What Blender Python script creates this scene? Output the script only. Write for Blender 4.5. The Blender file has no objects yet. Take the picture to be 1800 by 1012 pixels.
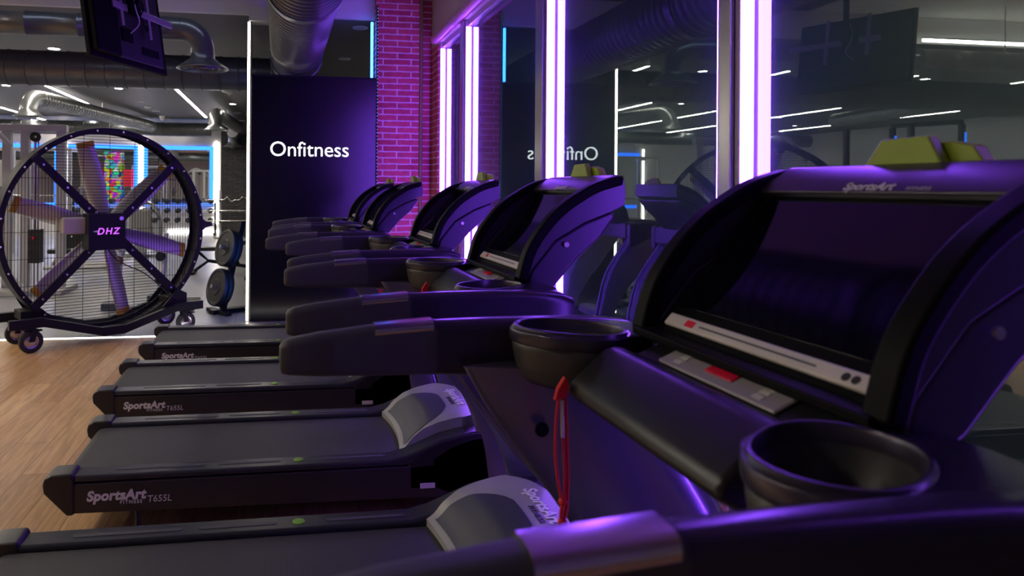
import bpy, bmesh, math, random
from math import sin, cos, pi, radians as R
from mathutils import Vector, Matrix
random.seed(7)
SC = bpy.context.scene
COL = SC.collection
V = Vector

# ------------------------------------------------------------------ materials
def mat(name, col=(.5, .5, .5), rough=.5, metal=0., emit=None, estr=0., spec=.5, coat=0., coat_r=.1,
        bump=None, vary=None, sheen=0.):
    m = bpy.data.materials.new(name); m.use_nodes = True
    nt = m.node_tree; b = nt.nodes['Principled BSDF']
    b.inputs['Base Color'].default_value = (*col, 1)
    b.inputs['Roughness'].default_value = rough
    b.inputs['Metallic'].default_value = metal
    b.inputs['Specular IOR Level'].default_value = spec
    b.inputs['Coat Weight'].default_value = coat
    b.inputs['Coat Roughness'].default_value = coat_r
    if emit:
        b.inputs['Emission Color'].default_value = (*emit, 1)
        b.inputs['Emission Strength'].default_value = estr
    if bump or vary:
        tc = nt.nodes.new('ShaderNodeTexCoord')
    if bump:
        n = nt.nodes.new('ShaderNodeTexNoise'); n.inputs['Scale'].default_value = bump[0]
        n.inputs['Detail'].default_value = 3
        bp = nt.nodes.new('ShaderNodeBump'); bp.inputs['Strength'].default_value = bump[1]
        bp.inputs['Distance'].default_value = bump[2] if len(bump) > 2 else .002
        nt.links.new(tc.outputs['Object'], n.inputs['Vector'])
        nt.links.new(n.outputs['Fac'], bp.inputs['Height'])
        nt.links.new(bp.outputs['Normal'], b.inputs['Normal'])
    if vary:
        n2 = nt.nodes.new('ShaderNodeTexNoise'); n2.inputs['Scale'].default_value = vary[0]
        n2.inputs['Detail'].default_value = 4
        mx = nt.nodes.new('ShaderNodeMix'); mx.data_type = 'RGBA'
        mx.inputs[6].default_value = (*[c * (1 - vary[1]) for c in col], 1)
        mx.inputs[7].default_value = (*[min(1, c * (1 + vary[1])) for c in col], 1)
        nt.links.new(tc.outputs['Object'], n2.inputs['Vector'])
        nt.links.new(n2.outputs['Fac'], mx.inputs[0])
        nt.links.new(mx.outputs[2], b.inputs['Base Color'])
    return m

def glow(name, col, s):
    m = bpy.data.materials.new(name); m.use_nodes = True
    nt = m.node_tree; nt.nodes.clear()
    e = nt.nodes.new('ShaderNodeEmission'); o = nt.nodes.new('ShaderNodeOutputMaterial')
    e.inputs[0].default_value = (*col, 1); e.inputs[1].default_value = s
    nt.links.new(e.outputs[0], o.inputs[0]); return m

def wood_mat():
    m = mat('oak_planks', rough=.38); nt = m.node_tree; b = nt.nodes['Principled BSDF']; N = nt.nodes.new; L = nt.links.new
    tc = N('ShaderNodeTexCoord'); mp = N('ShaderNodeMapping'); mp.inputs['Rotation'].default_value = (0, 0, pi / 2)
    L(tc.outputs['Object'], mp.inputs['Vector'])
    br = N('ShaderNodeTexBrick'); br.offset = .37
    br.inputs['Color1'].default_value = (.40, .235, .115, 1); br.inputs['Color2'].default_value = (.52, .33, .17, 1)
    br.inputs['Mortar'].default_value = (.17, .09, .04, 1); br.inputs['Scale'].default_value = 1
    br.inputs['Mortar Size'].default_value = .0022; br.inputs['Brick Width'].default_value = 1.3; br.inputs['Row Height'].default_value = .19
    L(mp.outputs['Vector'], br.inputs['Vector'])
    m2 = N('ShaderNodeMapping'); m2.inputs['Scale'].default_value = (22, 1.6, 1)
    L(tc.outputs['Object'], m2.inputs['Vector'])
    no = N('ShaderNodeTexNoise'); no.inputs['Scale'].default_value = 1.6; no.inputs['Detail'].default_value = 8; no.inputs['Distortion'].default_value = 1.2
    L(m2.outputs['Vector'], no.inputs['Vector'])
    rp = N('ShaderNodeValToRGB'); rp.color_ramp.elements[0].position = .3; rp.color_ramp.elements[0].color = (.62, .56, .5, 1)
    rp.color_ramp.elements[1].position = .7; rp.color_ramp.elements[1].color = (1.08, 1.05, 1.0, 1)
    L(no.outputs['Fac'], rp.inputs['Fac'])
    mx = N('ShaderNodeMix'); mx.data_type = 'RGBA'; mx.blend_type = 'MULTIPLY'; mx.inputs[0].default_value = 1
    L(br.outputs['Color'], mx.inputs[6]); L(rp.outputs['Color'], mx.inputs[7]); L(mx.outputs[2], b.inputs['Base Color'])
    return m

def brick_mat(name, c1, c2, mortar, w=.33, h=.072, ms=.009):
    m = mat(name, rough=.8); nt = m.node_tree; b = nt.nodes['Principled BSDF']; N = nt.nodes.new; L = nt.links.new
    tc = N('ShaderNodeTexCoord'); sp = N('ShaderNodeSeparateXYZ'); cb = N('ShaderNodeCombineXYZ'); ad = N('ShaderNodeMath'); ad.operation = 'ADD'
    L(tc.outputs['Object'], sp.inputs[0]); L(sp.outputs['X'], ad.inputs[0]); L(sp.outputs['Y'], ad.inputs[1])
    L(ad.outputs[0], cb.inputs['X']); L(sp.outputs['Z'], cb.inputs['Y'])
    no = N('ShaderNodeTexNoise'); no.inputs['Scale'].default_value = 14; no.inputs['Detail'].default_value = 5
    L(tc.outputs['Object'], no.inputs['Vector'])
    va = N('ShaderNodeVectorMath'); va.operation = 'MULTIPLY_ADD'; va.inputs[1].default_value = (.012, .012, 0)
    L(no.outputs['Color'], va.inputs[0]); L(cb.outputs[0], va.inputs[2])
    br = N('ShaderNodeTexBrick'); br.inputs['Scale'].default_value = 1
    br.inputs['Color1'].default_value = (*c1, 1); br.inputs['Color2'].default_value = (*c2, 1); br.inputs['Mortar'].default_value = (*mortar, 1)
    br.inputs['Brick Width'].default_value = w; br.inputs['Row Height'].default_value = h; br.inputs['Mortar Size'].default_value = ms; br.inputs['Mortar Smooth'].default_value = .3
    L(va.outputs[0], br.inputs['Vector'])
    mx = N('ShaderNodeMix'); mx.data_type = 'RGBA'; mx.blend_type = 'OVERLAY'; mx.inputs[0].default_value = .45
    L(br.outputs['Color'], mx.inputs[6]); L(no.outputs['Fac'], mx.inputs[7]); L(mx.outputs[2], b.inputs['Base Color'])
    bp = N('ShaderNodeBump'); bp.inputs['Strength'].default_value = .7; bp.inputs['Distance'].default_value = .012; bp.invert = True
    L(br.outputs['Fac'], bp.inputs['Height']); L(bp.outputs['Normal'], b.inputs['Normal'])
    return m

def tile_mat():
    m = mat('gym_tiles', rough=.3); nt = m.node_tree; b = nt.nodes['Principled BSDF']; N = nt.nodes.new; L = nt.links.new
    tc = N('ShaderNodeTexCoord')
    br = N('ShaderNodeTexBrick'); br.offset = .5; br.inputs['Scale'].default_value = 1
    br.inputs['Color1'].default_value = (.20, .205, .215, 1); br.inputs['Color2'].default_value = (.30, .305, .315, 1); br.inputs['Mortar'].default_value = (.05, .05, .055, 1)
    br.inputs['Brick Width'].default_value = 1.0; br.inputs['Row Height'].default_value = 1.0; br.inputs['Mortar Size'].default_value = .006
    L(tc.outputs['Object'], br.inputs['Vector'])
    no = N('ShaderNodeTexNoise'); no.inputs['Scale'].default_value = 60; no.inputs['Detail'].default_value = 6
    L(tc.outputs['Object'], no.inputs['Vector'])
    mx = N('ShaderNodeMix'); mx.data_type = 'RGBA'; mx.blend_type = 'OVERLAY'; mx.inputs[0].default_value = .3
    L(br.outputs['Color'], mx.inputs[6]); L(no.outputs['Fac'], mx.inputs[7]); L(mx.outputs[2], b.inputs['Base Color'])
    return m

def art_mat():
    m = mat('graffiti_print', rough=.5); nt = m.node_tree; b = nt.nodes['Principled BSDF']; N = nt.nodes.new; L = nt.links.new
    tc = N('ShaderNodeTexCoord'); no = N('ShaderNodeTexNoise'); no.inputs['Scale'].default_value = 3; no.inputs['Detail'].default_value = 3
    va = N('ShaderNodeVectorMath'); va.operation = 'MULTIPLY_ADD'; va.inputs[1].default_value = (.4, .4, .4)
    L(tc.outputs['Object'], no.inputs['Vector']); L(no.outputs['Color'], va.inputs[0]); L(tc.outputs['Object'], va.inputs[2])
    vo = N('ShaderNodeTexVoronoi'); vo.inputs['Scale'].default_value = 9
    L(va.outputs[0], vo.inputs['Vector'])
    hs = N('ShaderNodeHueSaturation'); hs.inputs['Saturation'].default_value = 2.2; hs.inputs['Value'].default_value = .9
    L(vo.outputs['Color'], hs.inputs['Color']); L(hs.outputs[0], b.inputs['Base Color'])
    return m

def glass_mat():
    m = bpy.data.materials.new('window_glass'); m.use_nodes = True
    nt = m.node_tree; nt.nodes.clear(); N = nt.nodes.new; L = nt.links.new
    o = N('ShaderNodeOutputMaterial'); t = N('ShaderNodeBsdfTransparent'); g = N('ShaderNodeBsdfGlossy'); x = N('ShaderNodeMixShader'); f = N('ShaderNodeFresnel')
    t.inputs[0].default_value = (.93, .97, .97, 1); g.inputs[0].default_value = (.84, 1, .98, 1); g.inputs['Roughness'].default_value = .004
    f.inputs['IOR'].default_value = 2.75
    h = N('ShaderNodeBsdfGlossy'); h.inputs[0].default_value = (.74, .93, 1, 1); h.inputs['Roughness'].default_value = .26
    y = N('ShaderNodeMixShader'); y.inputs[0].default_value = .07
    L(g.outputs[0], y.inputs[1]); L(h.outputs[0], y.inputs[2])
    L(f.outputs[0], x.inputs[0]); L(t.outputs[0], x.inputs[1]); L(y.outputs[0], x.inputs[2])
    du = N('ShaderNodeBsdfDiffuse'); du.inputs[0].default_value = (.50, .85, .95, 1)
    nz = N('ShaderNodeTexNoise'); nz.inputs['Scale'].default_value = 2.5; nz.inputs['Detail'].default_value = 6
    tc = N('ShaderNodeTexCoord'); L(tc.outputs['Object'], nz.inputs['Vector'])
    mr = N('ShaderNodeMapRange'); mr.inputs[3].default_value = .008; mr.inputs[4].default_value = .034; L(nz.outputs['Fac'], mr.inputs[0])
    w_ = N('ShaderNodeMixShader'); L(mr.outputs[0], w_.inputs[0])
    L(x.outputs[0], w_.inputs[1]); L(du.outputs[0], w_.inputs[2]); L(w_.outputs[0], o.inputs[0])
    return m

def belt_mat():
    m = mat('belt_rubber', (.03, .03, .032), .62); nt = m.node_tree; b = nt.nodes['Principled BSDF']; N = nt.nodes.new; L = nt.links.new
    tc = N('ShaderNodeTexCoord'); mp = N('ShaderNodeMapping'); mp.inputs['Rotation'].default_value = (0, 0, pi / 4)
    ch = N('ShaderNodeTexChecker'); ch.inputs['Scale'].default_value = 190
    ch.inputs['Color1'].default_value = (.022, .022, .024, 1); ch.inputs['Color2'].default_value = (.05, .05, .052, 1)
    L(tc.outputs['Object'], mp.inputs['Vector']); L(mp.outputs[0], ch.inputs['Vector']); L(ch.outputs['Color'], b.inputs['Base Color'])
    bp = N('ShaderNodeBump'); bp.inputs['Strength'].default_value = .35; bp.inputs['Distance'].default_value = .002
    L(ch.outputs['Fac'], bp.inputs['Height']); L(bp.outputs[0], b.inputs['Normal'])
    return m

VIO = (.25, .066, 1.0); WARM = (1., .90, .76); BLUE = (.025, .17, 1.)
M = dict(
    wood=wood_mat(), tile=tile_mat(), glass=glass_mat(), belt=belt_mat(), art=art_mat(),
    brick=brick_mat('red_brick', (.42, .05, .085), (.55, .09, .12), (.66, .50, .50)),
    dbrick=brick_mat('dark_brick', (.05, .05, .055), (.075, .075, .08), (.03, .03, .03)),
    black=mat('black_plastic', (.014, .014, .017), .34, bump=(900, .08, .0006)),
    bezel=mat('bezel_plastic', (.006, .006, .007), .5, spec=.06, bump=(1200, .06, .0005)),
    shell=mat('satin_shell', (.045, .038, .066), .31, metal=.45, coat=.25, coat_r=.2, bump=(1500, .03, .0004)),
    gloss=mat('glossy_upright', (.17, .155, .25), .2, metal=.55, coat=.5, coat_r=.06, vary=(3, .12)),
    rubber=mat('grip_rubber', (.055, .055, .062), .55, bump=(700, .35, .001)),
    grey=mat('grey_plastic', (.31, .32, .30), .38, bump=(900, .1, .0006)),
    inset=mat('slate_plastic', (.045, .048, .07), .45, bump=(900, .1, .0006)),
    bowl=mat('cup_plastic', (.045, .045, .047), .42, bump=(900, .1, .0006)),
    rail=mat('ribbed_rail', (.035, .038, .045), .3, metal=.3, bump=(400, .1, .0006)),
    skirt=mat('side_skirt', (.02, .018, .019), .4, vary=(8, .15)),
    screen=mat('screen_glass', (.002, .002, .005), .06, spec=.42, vary=(2, .1)),
    chrome=mat('brushed_sensor', (.62, .6, .62), .22, metal=1, vary=(30, .08)),
    silver=mat('lettering_silver', (.62, .62, .62), .45, vary=(40, .05)),
    white=mat('lettering_white', (.8, .8, .82), .5, vary=(40, .04)),
    lime=mat('lime_plastic', (.27, .40, .015), .45, vary=(20, .1)),
    green=mat('green_dot', (.17, .38, .03), .45, vary=(20, .1)),
    red=mat('red_cord', (.65, .008, .012), .6, bump=(800, .3, .001)),
    stop=mat('red_button', (.75, .01, .05), .4, vary=(20, .05)),
    pad=mat('keypad_film', (.33, .31, .34), .3, vary=(12, .05)),
    strip=mat('label_film', (.62, .60, .58), .4, vary=(20, .05)),
    alu=mat('brushed_aluminium', (.55, .54, .53), .3, metal=.9, vary=(5, .12)),
    frame=mat('frame_painted', (.42, .40, .42), .35, metal=.4, vary=(5, .08)),
    duct=mat('duct_steel', (.095, .102, .112), .3, metal=.5, vary=(2.5, .2)),
    gduct=mat('galvanised_duct', (.33, .35, .36), .3, metal=.8, vary=(3, .2)),
    darkceil=mat('dark_ceiling', (.085, .083, .082), .55, vary=(.6, .15)),
    unlitceil=mat('unlit_ceiling', (.012, .012, .016), .6, vary=(.6, .15)),  # unlit ceiling over the treadmills, its darkness put into the colour
    whiteceil=mat('white_ceiling', (.62, .62, .62), .7, vary=(.7, .05)),
    plaster=mat('beige_plaster', (.50, .42, .36), .75, vary=(1, .08)),
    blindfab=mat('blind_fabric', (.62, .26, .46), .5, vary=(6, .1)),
    wall=mat('grey_wall', (.22, .22, .23), .7, vary=(.8, .12)),
    farwall=mat('pale_wall', (.55, .54, .56), .7, vary=(.8, .1)),
    sign=mat('sign_acrylic', (.003, .003, .008), .21, spec=.55, vary=(1, .1)),
    fan=mat('fan_steel', (.010, .010, .013), .5, spec=.22, vary=(5, .15)),
    blade=mat('blade_aluminium', (.62, .60, .59), .36, metal=.5, vary=(3, .12)),
    yellow=mat('yellow_tip', (.66, .42, .02), .5, vary=(10, .1)),
    cast=mat('cast_motor', (.42, .38, .35), .5, bump=(60, .3, .004)),
    tyre=mat('black_tyre', (.012, .012, .013), .6, bump=(200, .3, .002)),
    hub=mat('wheel_hub', (.55, .53, .52), .25, metal=.8, vary=(10, .1)),
    mirror=mat('wall_mirror', (.80, .84, .84), .01, metal=1, vary=(.5, .01)),
    steel=mat('gym_steel', (.45, .45, .46), .3, metal=.6, vary=(4, .12)),
    gymgrey=mat('gym_paint', (.42, .42, .43), .4, vary=(4, .08)),
    padgrey=mat('grey_vinyl', (.22, .21, .21), .5, bump=(80, .2, .002)),
    brown=mat('brown_knob', (.16, .08, .05), .5, vary=(9, .1)),
    iron=mat('iron_plate', (.02, .02, .023), .38, bump=(60, .15, .002)),
    tvback=mat('tv_back', (.010, .009, .014), .5, bump=(500, .1, .001)),
    redpanel=mat('red_panel', (.65, .01, .05), .5, vary=(3, .1)),
    yel=mat('olive_pipe', (.22, .19, .06), .5, vary=(9, .2)),
    night=mat('night_asphalt', (.02, .02, .022), .9, vary=(.5, .2)),
    g_vio=glow('violet_led', VIO, 46), g_white=glow('white_led', WARM, 22), g_line=glow('ceiling_led', WARM, 64), g_post=glow('post_led', (1, .88, .74), 9),
    g_blue=glow('blue_led', BLUE, 3.2), g_down=glow('downlight_led', (1, .95, .85), 45), g_text=glow('sign_letters', (1, 1, 1), 2.2),
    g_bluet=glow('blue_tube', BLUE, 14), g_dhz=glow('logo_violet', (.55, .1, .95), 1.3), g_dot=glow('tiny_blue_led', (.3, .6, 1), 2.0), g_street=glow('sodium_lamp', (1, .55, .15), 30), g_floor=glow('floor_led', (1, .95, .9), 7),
)

# ------------------------------------------------------------------ mesh builder
class MB:
    def __init__(s): s.bm = bmesh.new()
    def loft(s, rings, caps=True, cyc=True, loop=False):
        vs = [[s.bm.verts.new(p) for p in r] for r in rings]
        n = len(vs[0]); m = len(vs)
        for i in range(m if loop else m - 1):
            a, b = vs[i], vs[(i + 1) % m]
            for j in range(n if cyc else n - 1):
                k = (j + 1) % n
                try: s.bm.faces.new((a[j], a[k], b[k], b[j]))
                except ValueError: pass
        if caps and not loop and cyc:
            s.bm.faces.new(vs[0][::-1]); s.bm.faces.new(vs[-1])
        return s
    def box(s, x0, x1, y0, y1, z0, z1):
        return s.loft([[(x0, y0, z0), (x1, y0, z0), (x1, y1, z0), (x0, y1, z0)], [(x0, y0, z1), (x1, y0, z1), (x1, y1, z1), (x0, y1, z1)]])
    def obox(s, o, u, v, w):
        "box from corner o along vectors u, v, w"
        o, u, v, w = V(o), V(u), V(v), V(w)
        return s.loft([[o, o + u, o + u + v, o + v], [o + w, o + u + w, o + u + v + w, o + v + w]])
    def prism(s, poly, a0, a1, axis='y'):
        f = {'y': lambda p, a: (p[0], a, p[1]), 'z': lambda p, a: (p[0], p[1], a), 'x': lambda p, a: (a, p[0], p[1])}[axis]
        return s.loft([[f(p, a0) for p in poly], [f(p, a1) for p in poly]])
    def tube(s, pts, r, seg=10, caps=True, loop=False):
        pts = [V(p) for p in pts]; n = len(pts); rs = r if isinstance(r, (list, tuple)) else [r] * n
        rings = []; prev = None
        for i, p in enumerate(pts):
            if loop: t = (pts[(i + 1) % n] - pts[i - 1])
            else: t = pts[min(i + 1, n - 1)] - pts[max(i - 1, 0)]
            t.normalize()
            if prev is None:
                a = V((0, 0, 1)) if abs(t.z) < .9 else V((1, 0, 0)); prev = t.cross(a).normalized()
            u = (prev - t * prev.dot(t)).normalized(); w = t.cross(u); prev = u
            rings.append([p + (u * cos(2 * pi * k / seg) + w * sin(2 * pi * k / seg)) * rs[i] for k in range(seg)])
        return s.loft(rings, caps, True, loop)
    def cyl(s, p0, p1, r0, r1=None, seg=20):
        return s.tube([p0, p1], [r0, r0 if r1 is None else r1], seg)
    def lathe(s, prof, o=(0, 0, 0), seg=32, axis='z', closed=False):
        o = V(o); rings = []
        for r, h in prof:
            ring = []
            for k in range(seg):
                a = 2 * pi * k / seg; c_, s_ = r * cos(a), r * sin(a)
                ring.append(o + V({'z': (c_, s_, h), 'y': (c_, h, s_), 'x': (h, c_, s_)}[axis]))
            rings.append(ring)
        return s.loft(rings, not closed, True, closed)
    def ball(s, c, r, seg=14):
        n = seg // 2
        return s.lathe([(max(1e-4, r[0] * sin(pi * i / n)) if isinstance(r, tuple) else max(1e-4, r * sin(pi * i / n)), (r[1] if isinstance(r, tuple) else r) * -cos(pi * i / n)) for i in range(n + 1)], c, seg)
    def xform(s, m):
        bmesh.ops.transform(s.bm, matrix=m, verts=s.bm.verts); return s
    def build(s, name, m, parent=None, bevel=0., ang=35, loc=None, seg=2):
        bmesh.ops.recalc_face_normals(s.bm, faces=s.bm.faces)
        me = bpy.data.meshes.new(name)
        for f in s.bm.faces: f.smooth = True
        s.bm.to_mesh(me); s.bm.free()
        me.set_sharp_from_angle(angle=R(ang))
        me.materials.append(m)
        o = bpy.data.objects.new(name, me); COL.objects.link(o)
        if loc is not None: o.location = loc
        if parent is not None: o.parent = parent
        if bevel:
            md = o.modifiers.new('soft_edges', 'BEVEL'); md.width = bevel; md.segments = seg; md.limit_method = 'ANGLE'; md.angle_limit = R(30); md.harden_normals = True
        return o

def empty(name, loc=(0, 0, 0), rz=0.):
    o = bpy.data.objects.new(name, None); COL.objects.link(o); o.location = loc; o.rotation_euler = (0, 0, rz); o.empty_display_size = .1
    return o
def tag(o, label=None, cat=None, group=None, kind=None):
    if label: o['label'] = label
    if cat: o['category'] = cat
    if group: o['group'] = group
    if kind: o['kind'] = kind
    return o
def struct(o): o['kind'] = 'structure'; return o
def copy_tree(o, parent=None):
    k = o.copy(); COL.objects.link(k)
    if parent is not None: k.parent = parent
    for ch in list(o.children): copy_tree(ch, k)
    return k
def ring_rr(cy, cz, hy, hz, r, x, n=4):
    "rounded rectangle in the yz plane at x"
    pts = []
    for q, (sy, sz) in enumerate(((1, 1), (-1, 1), (-1, -1), (1, -1))):
        for i in range(n + 1):
            a = pi / 2 * q + pi / 2 * i / n
            pts.append((x, cy + sy * (hy - r) + r * cos(a), cz + sz * (hz - r) + r * sin(a)))
    return pts
def text_mesh(body, size, bold=0., shear=0., ext=.0015, align='LEFT', space=1.):
    c = bpy.data.curves.new('t', 'FONT'); c.body = body; c.size = size; c.offset = bold * size; c.shear = shear; c.extrude = ext; c.align_x = align; c.resolution_u = 4; c.space_character = space
    o = bpy.data.objects.new('t', c); COL.objects.link(o)
    bpy.context.view_layer.update()
    dg = bpy.context.evaluated_depsgraph_get()
    me = bpy.data.meshes.new_from_object(o.evaluated_get(dg))
    bpy.data.objects.remove(o); bpy.data.curves.remove(c)
    return me
def text_obj(name, body, size, m, o, ux, uy, parent=None, fn=None, **kw):
    "flat lettering: origin o, reading direction ux, up uy"
    me = text_mesh(body, size, **kw); ux, uy = V(ux).normalized(), V(uy).normalized(); n = ux.cross(uy); o = V(o)
    for v in me.vertices:
        if fn: v.co = fn(v.co)
        else: v.co = o + ux * v.co.x + uy * v.co.y + n * v.co.z
    me.materials.clear(); me.materials.append(m); me.name = name
    ob = bpy.data.objects.new(name, me); COL.objects.link(ob)
    if parent is not None: ob.parent = parent
    return ob
def lerp(tab, x):
    for (a, b), (c, d) in zip(tab, tab[1:]):
        if x <= c: return b + (d - b) * max(0, (x - a)) / (c - a)
    return tab[-1][1]
def spline(pts, n=6):
    "Catmull-Rom through points"
    P = [V(p) for p in pts]; P = [P[0] * 2 - P[1]] + P + [P[-1] * 2 - P[-2]]; out = []
    for i in range(1, len(P) - 2):
        for k in range(n):
            t = k / n; a, b, c, d = P[i - 1:i + 3]
            out.append(.5 * ((2 * b) + (c - a) * t + (2 * a - 5 * b + 4 * c - d) * t * t + (3 * b - a - 3 * c + d) * t ** 3))
    out.append(P[-2]); return out

# ------------------------------------------------------------------ treadmill
ZR = .265                                                     # top of the side rails
EDGE = [(0., .268), (.10, .285), (.2, .325), (.38, .368), (.6, .394), (.8, .408), (.92, .414), (1., .414)]
def cover_pt(u, v, off=0.):
    "point on the domed motor cover: u back to front, v left to right"
    xm = .745 + .155 * math.sqrt(max(0, 1 - abs(v * .975) ** 3.2))
    x0 = .475 + .03 * (1 - v * v)
    return (x0 + u * (xm - x0), v * .294, lerp(EDGE, u) + .016 * (1 - v * v) * sin(pi * min(1, u * 1.1)) + off)
def make_treadmill():
    t = empty('treadmill')
    # frame under the deck
    m = MB()
    for s in (1, -1):
        m.prism([(-.975, .105), (-.965, .232), (.5, .232), (1.0, .25), (1.07, .16), (1.05, .07), (.5, .085)], s * .355, s * .400)
    m.box(-.93, .95, -.36, .36, .13, .20)
    m.build('deck_frame', M['skirt'], t, .006)
    # belt: a flattened loop round the rear roller
    prof = [(.62, .243), (-.99, .243)] + [(-.99 - .055 * sin(a), .188 + .055 * cos(a)) for a in [pi * i / 8 for i in range(1, 8)]] + [(-.99, .133), (.62, .133)]
    MB().prism(prof, -.284, .284).build('running_belt', M['belt'], t)
    for s in (1, -1):
        prof = [(-1.0, ZR), (.42, ZR), (.50, ZR + .018), (.58, .315), (.66, .347), (.78, .372), (.80, .33), (.62, .29), (.5, .235), (-1.0, .235)]
        a, b = sorted((s * .288, s * .398))
        rl = MB().prism(prof, a, b).build('side_rail', M['rail'], t, .012)
        for x0, x1 in ((-.80, -.42), (-.36, -.08), (.10, .40)):
            cy = s * .338
            pts = [(x0 + .012 * (1 - cos(q)), 0) for q in (0,)]
            g = MB(); rr = .011
            poly = [(x1 - rr + rr * cos(q), cy + rr * sin(q)) for q in [-pi / 2 + pi * i / 6 for i in range(7)]] + [(x0 + rr - rr * cos(q), cy - rr * sin(q)) for q in [-pi / 2 + pi * i / 6 for i in range(7)]]
            g.prism(poly, ZR - .002, ZR + .0016, 'z').build('grip_strip', M['rubber'], rl)
        mk = MB().lathe([(.0001, 0), (.023, 0), (.023, .003), (.019, .0042), (.0001, .0042)], (0, s * .338, ZR - .0005), 28).build('green_marker', M['green'], rl)
        a, b = sorted((s * .286, s * .408))
        cap = MB().prism([(-1.085, .235), (-1.078, .262), (-1.05, .278), (-.965, .279), (-.955, .25), (-.955, .10), (-.985, .098), (-1.08, .20)], a, b).build('rear_cap', M['black'], t, .01)
        f = MB().lathe([(.03, 0), (.032, .012), (.018, .02), (.012, .03), (.012, .14), (.03, .14)], (-.70, s * .365, 0), 18).build('levelling_foot', M['black'], t)
        f = MB().lathe([(.045, 0), (.047, .05), (.02, .06), (.02, .12)], (.95, s * .33, 0), 18).build('levelling_foot', M['black'], t)
    # hood in front of the belt
    m = MB()
    m.prism([(.60, .12), (.60, .27), (.70, .33), (.80, .36), (.93, .37), (1.02, .345), (1.09, .28), (1.12, .17), (1.10, .08), (.7, .08)], -.40, .40)
    m.build('motor_hood', M['black'], t, .02)
    for s in (1, -1):
        a, b = sorted((s * .30, s * .40))
        MB().prism([(.50, .12), (.50, .255), (.58, .31), (.66, .343), (.80, .375), (.93, .383), (.93, .2), (.6, .12)], a, b).build('hood_shoulder', M['black'], t, .012)
    m = MB(); U = [i / 22 for i in range(23)]; W = [-1 + 2 * i / 26 for i in range(27)]
    top = [[cover_pt(u, v) for v in W] for u in U]; bot = [[(x, y, .22 + .04 * i / 22) for x, y, z in r] for i, r in enumerate(top)]
    m.loft(top, False, False); m.loft(bot, False, False)
    loop = lambda g: g[0] + [r[-1] for r in g[1:-1]] + g[-1][::-1] + [r[0] for r in g[1:-1]][::-1]
    m.loft([loop(top), loop(bot)], False)
    cov = m.build('motor_cover', M['grey'], t)
    m = MB(); rows = []
    for i in range(17):
        u = .05 + i / 16 * .57
        vm = .86 * math.sqrt(max(.0, 1 - max(0, (u - .12) / .53) ** 2.4)) + .004
        rows.append([cover_pt(u, vm * (-1 + 2 * k / 20), .0035) for k in range(21)])
    m.loft(rows, False, False).build('cover_inset', M['inset'], cov)
    def on_cover(bx, by):
        def f(co):
            y = by - co.x; x = bx + co.y; v = y / .294; z0, z1 = cover_pt(0, v), cover_pt(1, v)
            p = V(cover_pt(min(1, (x - z0[0]) / (z1[0] - z0[0])), v, .003)); return V((x, y, p.z + co.z))
        return f
    text_obj('cover_lettering', 'SportsArt', .066, M['white'], (0, 0, 0), (0, -1, 0), (1, 0, 0), cov, fn=on_cover(.808, .165), bold=.03, shear=.12, ext=.001, space=1.02)
    text_obj('cover_lettering', 'FITNESS', .028, M['inset'], (0, 0, 0), (0, -1, 0), (1, 0, 0), cov, fn=on_cover(.778, .03), bold=.02, ext=.001, space=1.25)
    # wording on the skirt
    text_obj('skirt_lettering', 'SportsArt', .058, M['silver'], (-.905, -.4012, .158), (1, 0, 0), (0, 0, 1), t, bold=.045, shear=.15, ext=.0006, space=1.04)
    text_obj('skirt_lettering', 'FITNESS', .021, M['silver'], (-.768, -.4012, .138), (1, 0, 0), (0, 0, 1), t, bold=.02, ext=.0006, space=1.3)
    text_obj('skirt_lettering', 'T655L', .040, M['silver'], (-.655, -.4012, .140), (1, 0, 0), (0, 0, 1), t, shear=.1, ext=.0006)
    MB().box(.555, .625, -.4025, -.395, .128, .152).build('asset_tag', M['strip'], t, .001)
    # uprights
    Rr = [(.31, 1.15), (.367, 1.055), (.44, .955), (.50, .875), (.58, .765), (.655, .685), (.725, .60), (.785, .49), (.82, .385), (.845, .28), (.86, .13)]
    Fr = [(.66, 1.15), (.735, 1.04), (.792, .96), (.838, .895), (.892, .805), (.928, .71), (.955, .60), (.975, .50), (1.0, .39), (1.03, .30), (1.09, .13)]
    for s in (1, -1):
        rings = []
        A = spline([(p[0], 0, p[1]) for p in Rr], 4); B = spline([(p[0], 0, p[1]) for p in Fr], 4)
        for a, b in zip(A, B):
            c_ = (a + b) / 2; h = (b - a) / 2; rg = []
            for k in range(28):
                q = 2 * pi * k / 28; cx, sy = cos(q), sin(q)
                e = .8
                rg.append(c_ + h * (math.copysign(abs(cx) ** e, cx)) + V((0, s * .385 + .064 * math.copysign(abs(sy) ** .9, sy) * (.62 + .38 * cx), 0)))
            rings.append(rg)
        u = MB().loft(rings).build('upright', M['gloss'], t, ang=60)
        MB().lathe([(.0001, -.003), (.014, -.003), (.015, .0), (.012, .004), (.0001, .005)], (.46, s * .385 - .046, 1.03), 16, 'y').build('plug', M['bezel'], u)
    # handrails
    st = [(-.060, 1.137, 1.184, .014), (-.055, 1.130, 1.193, .020), (-.04, 1.126, 1.200, .023), (.02, 1.122, 1.211, .025), (.13, 1.120, 1.224, .026), (.265, 1.119, 1.233, .027)]
    s2 = [(.262, 1.1195, 1.232, .0255), (.34, 1.114, 1.234, .027), (.405, 1.108, 1.235, .028), (.50, 1.094, 1.236, .029), (.57, 1.070, 1.236, .031), (.63, 1.035, 1.233, .034), (.69, 1.02, 1.226, .034), (.72, 1.04, 1.214, .026)]
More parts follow.
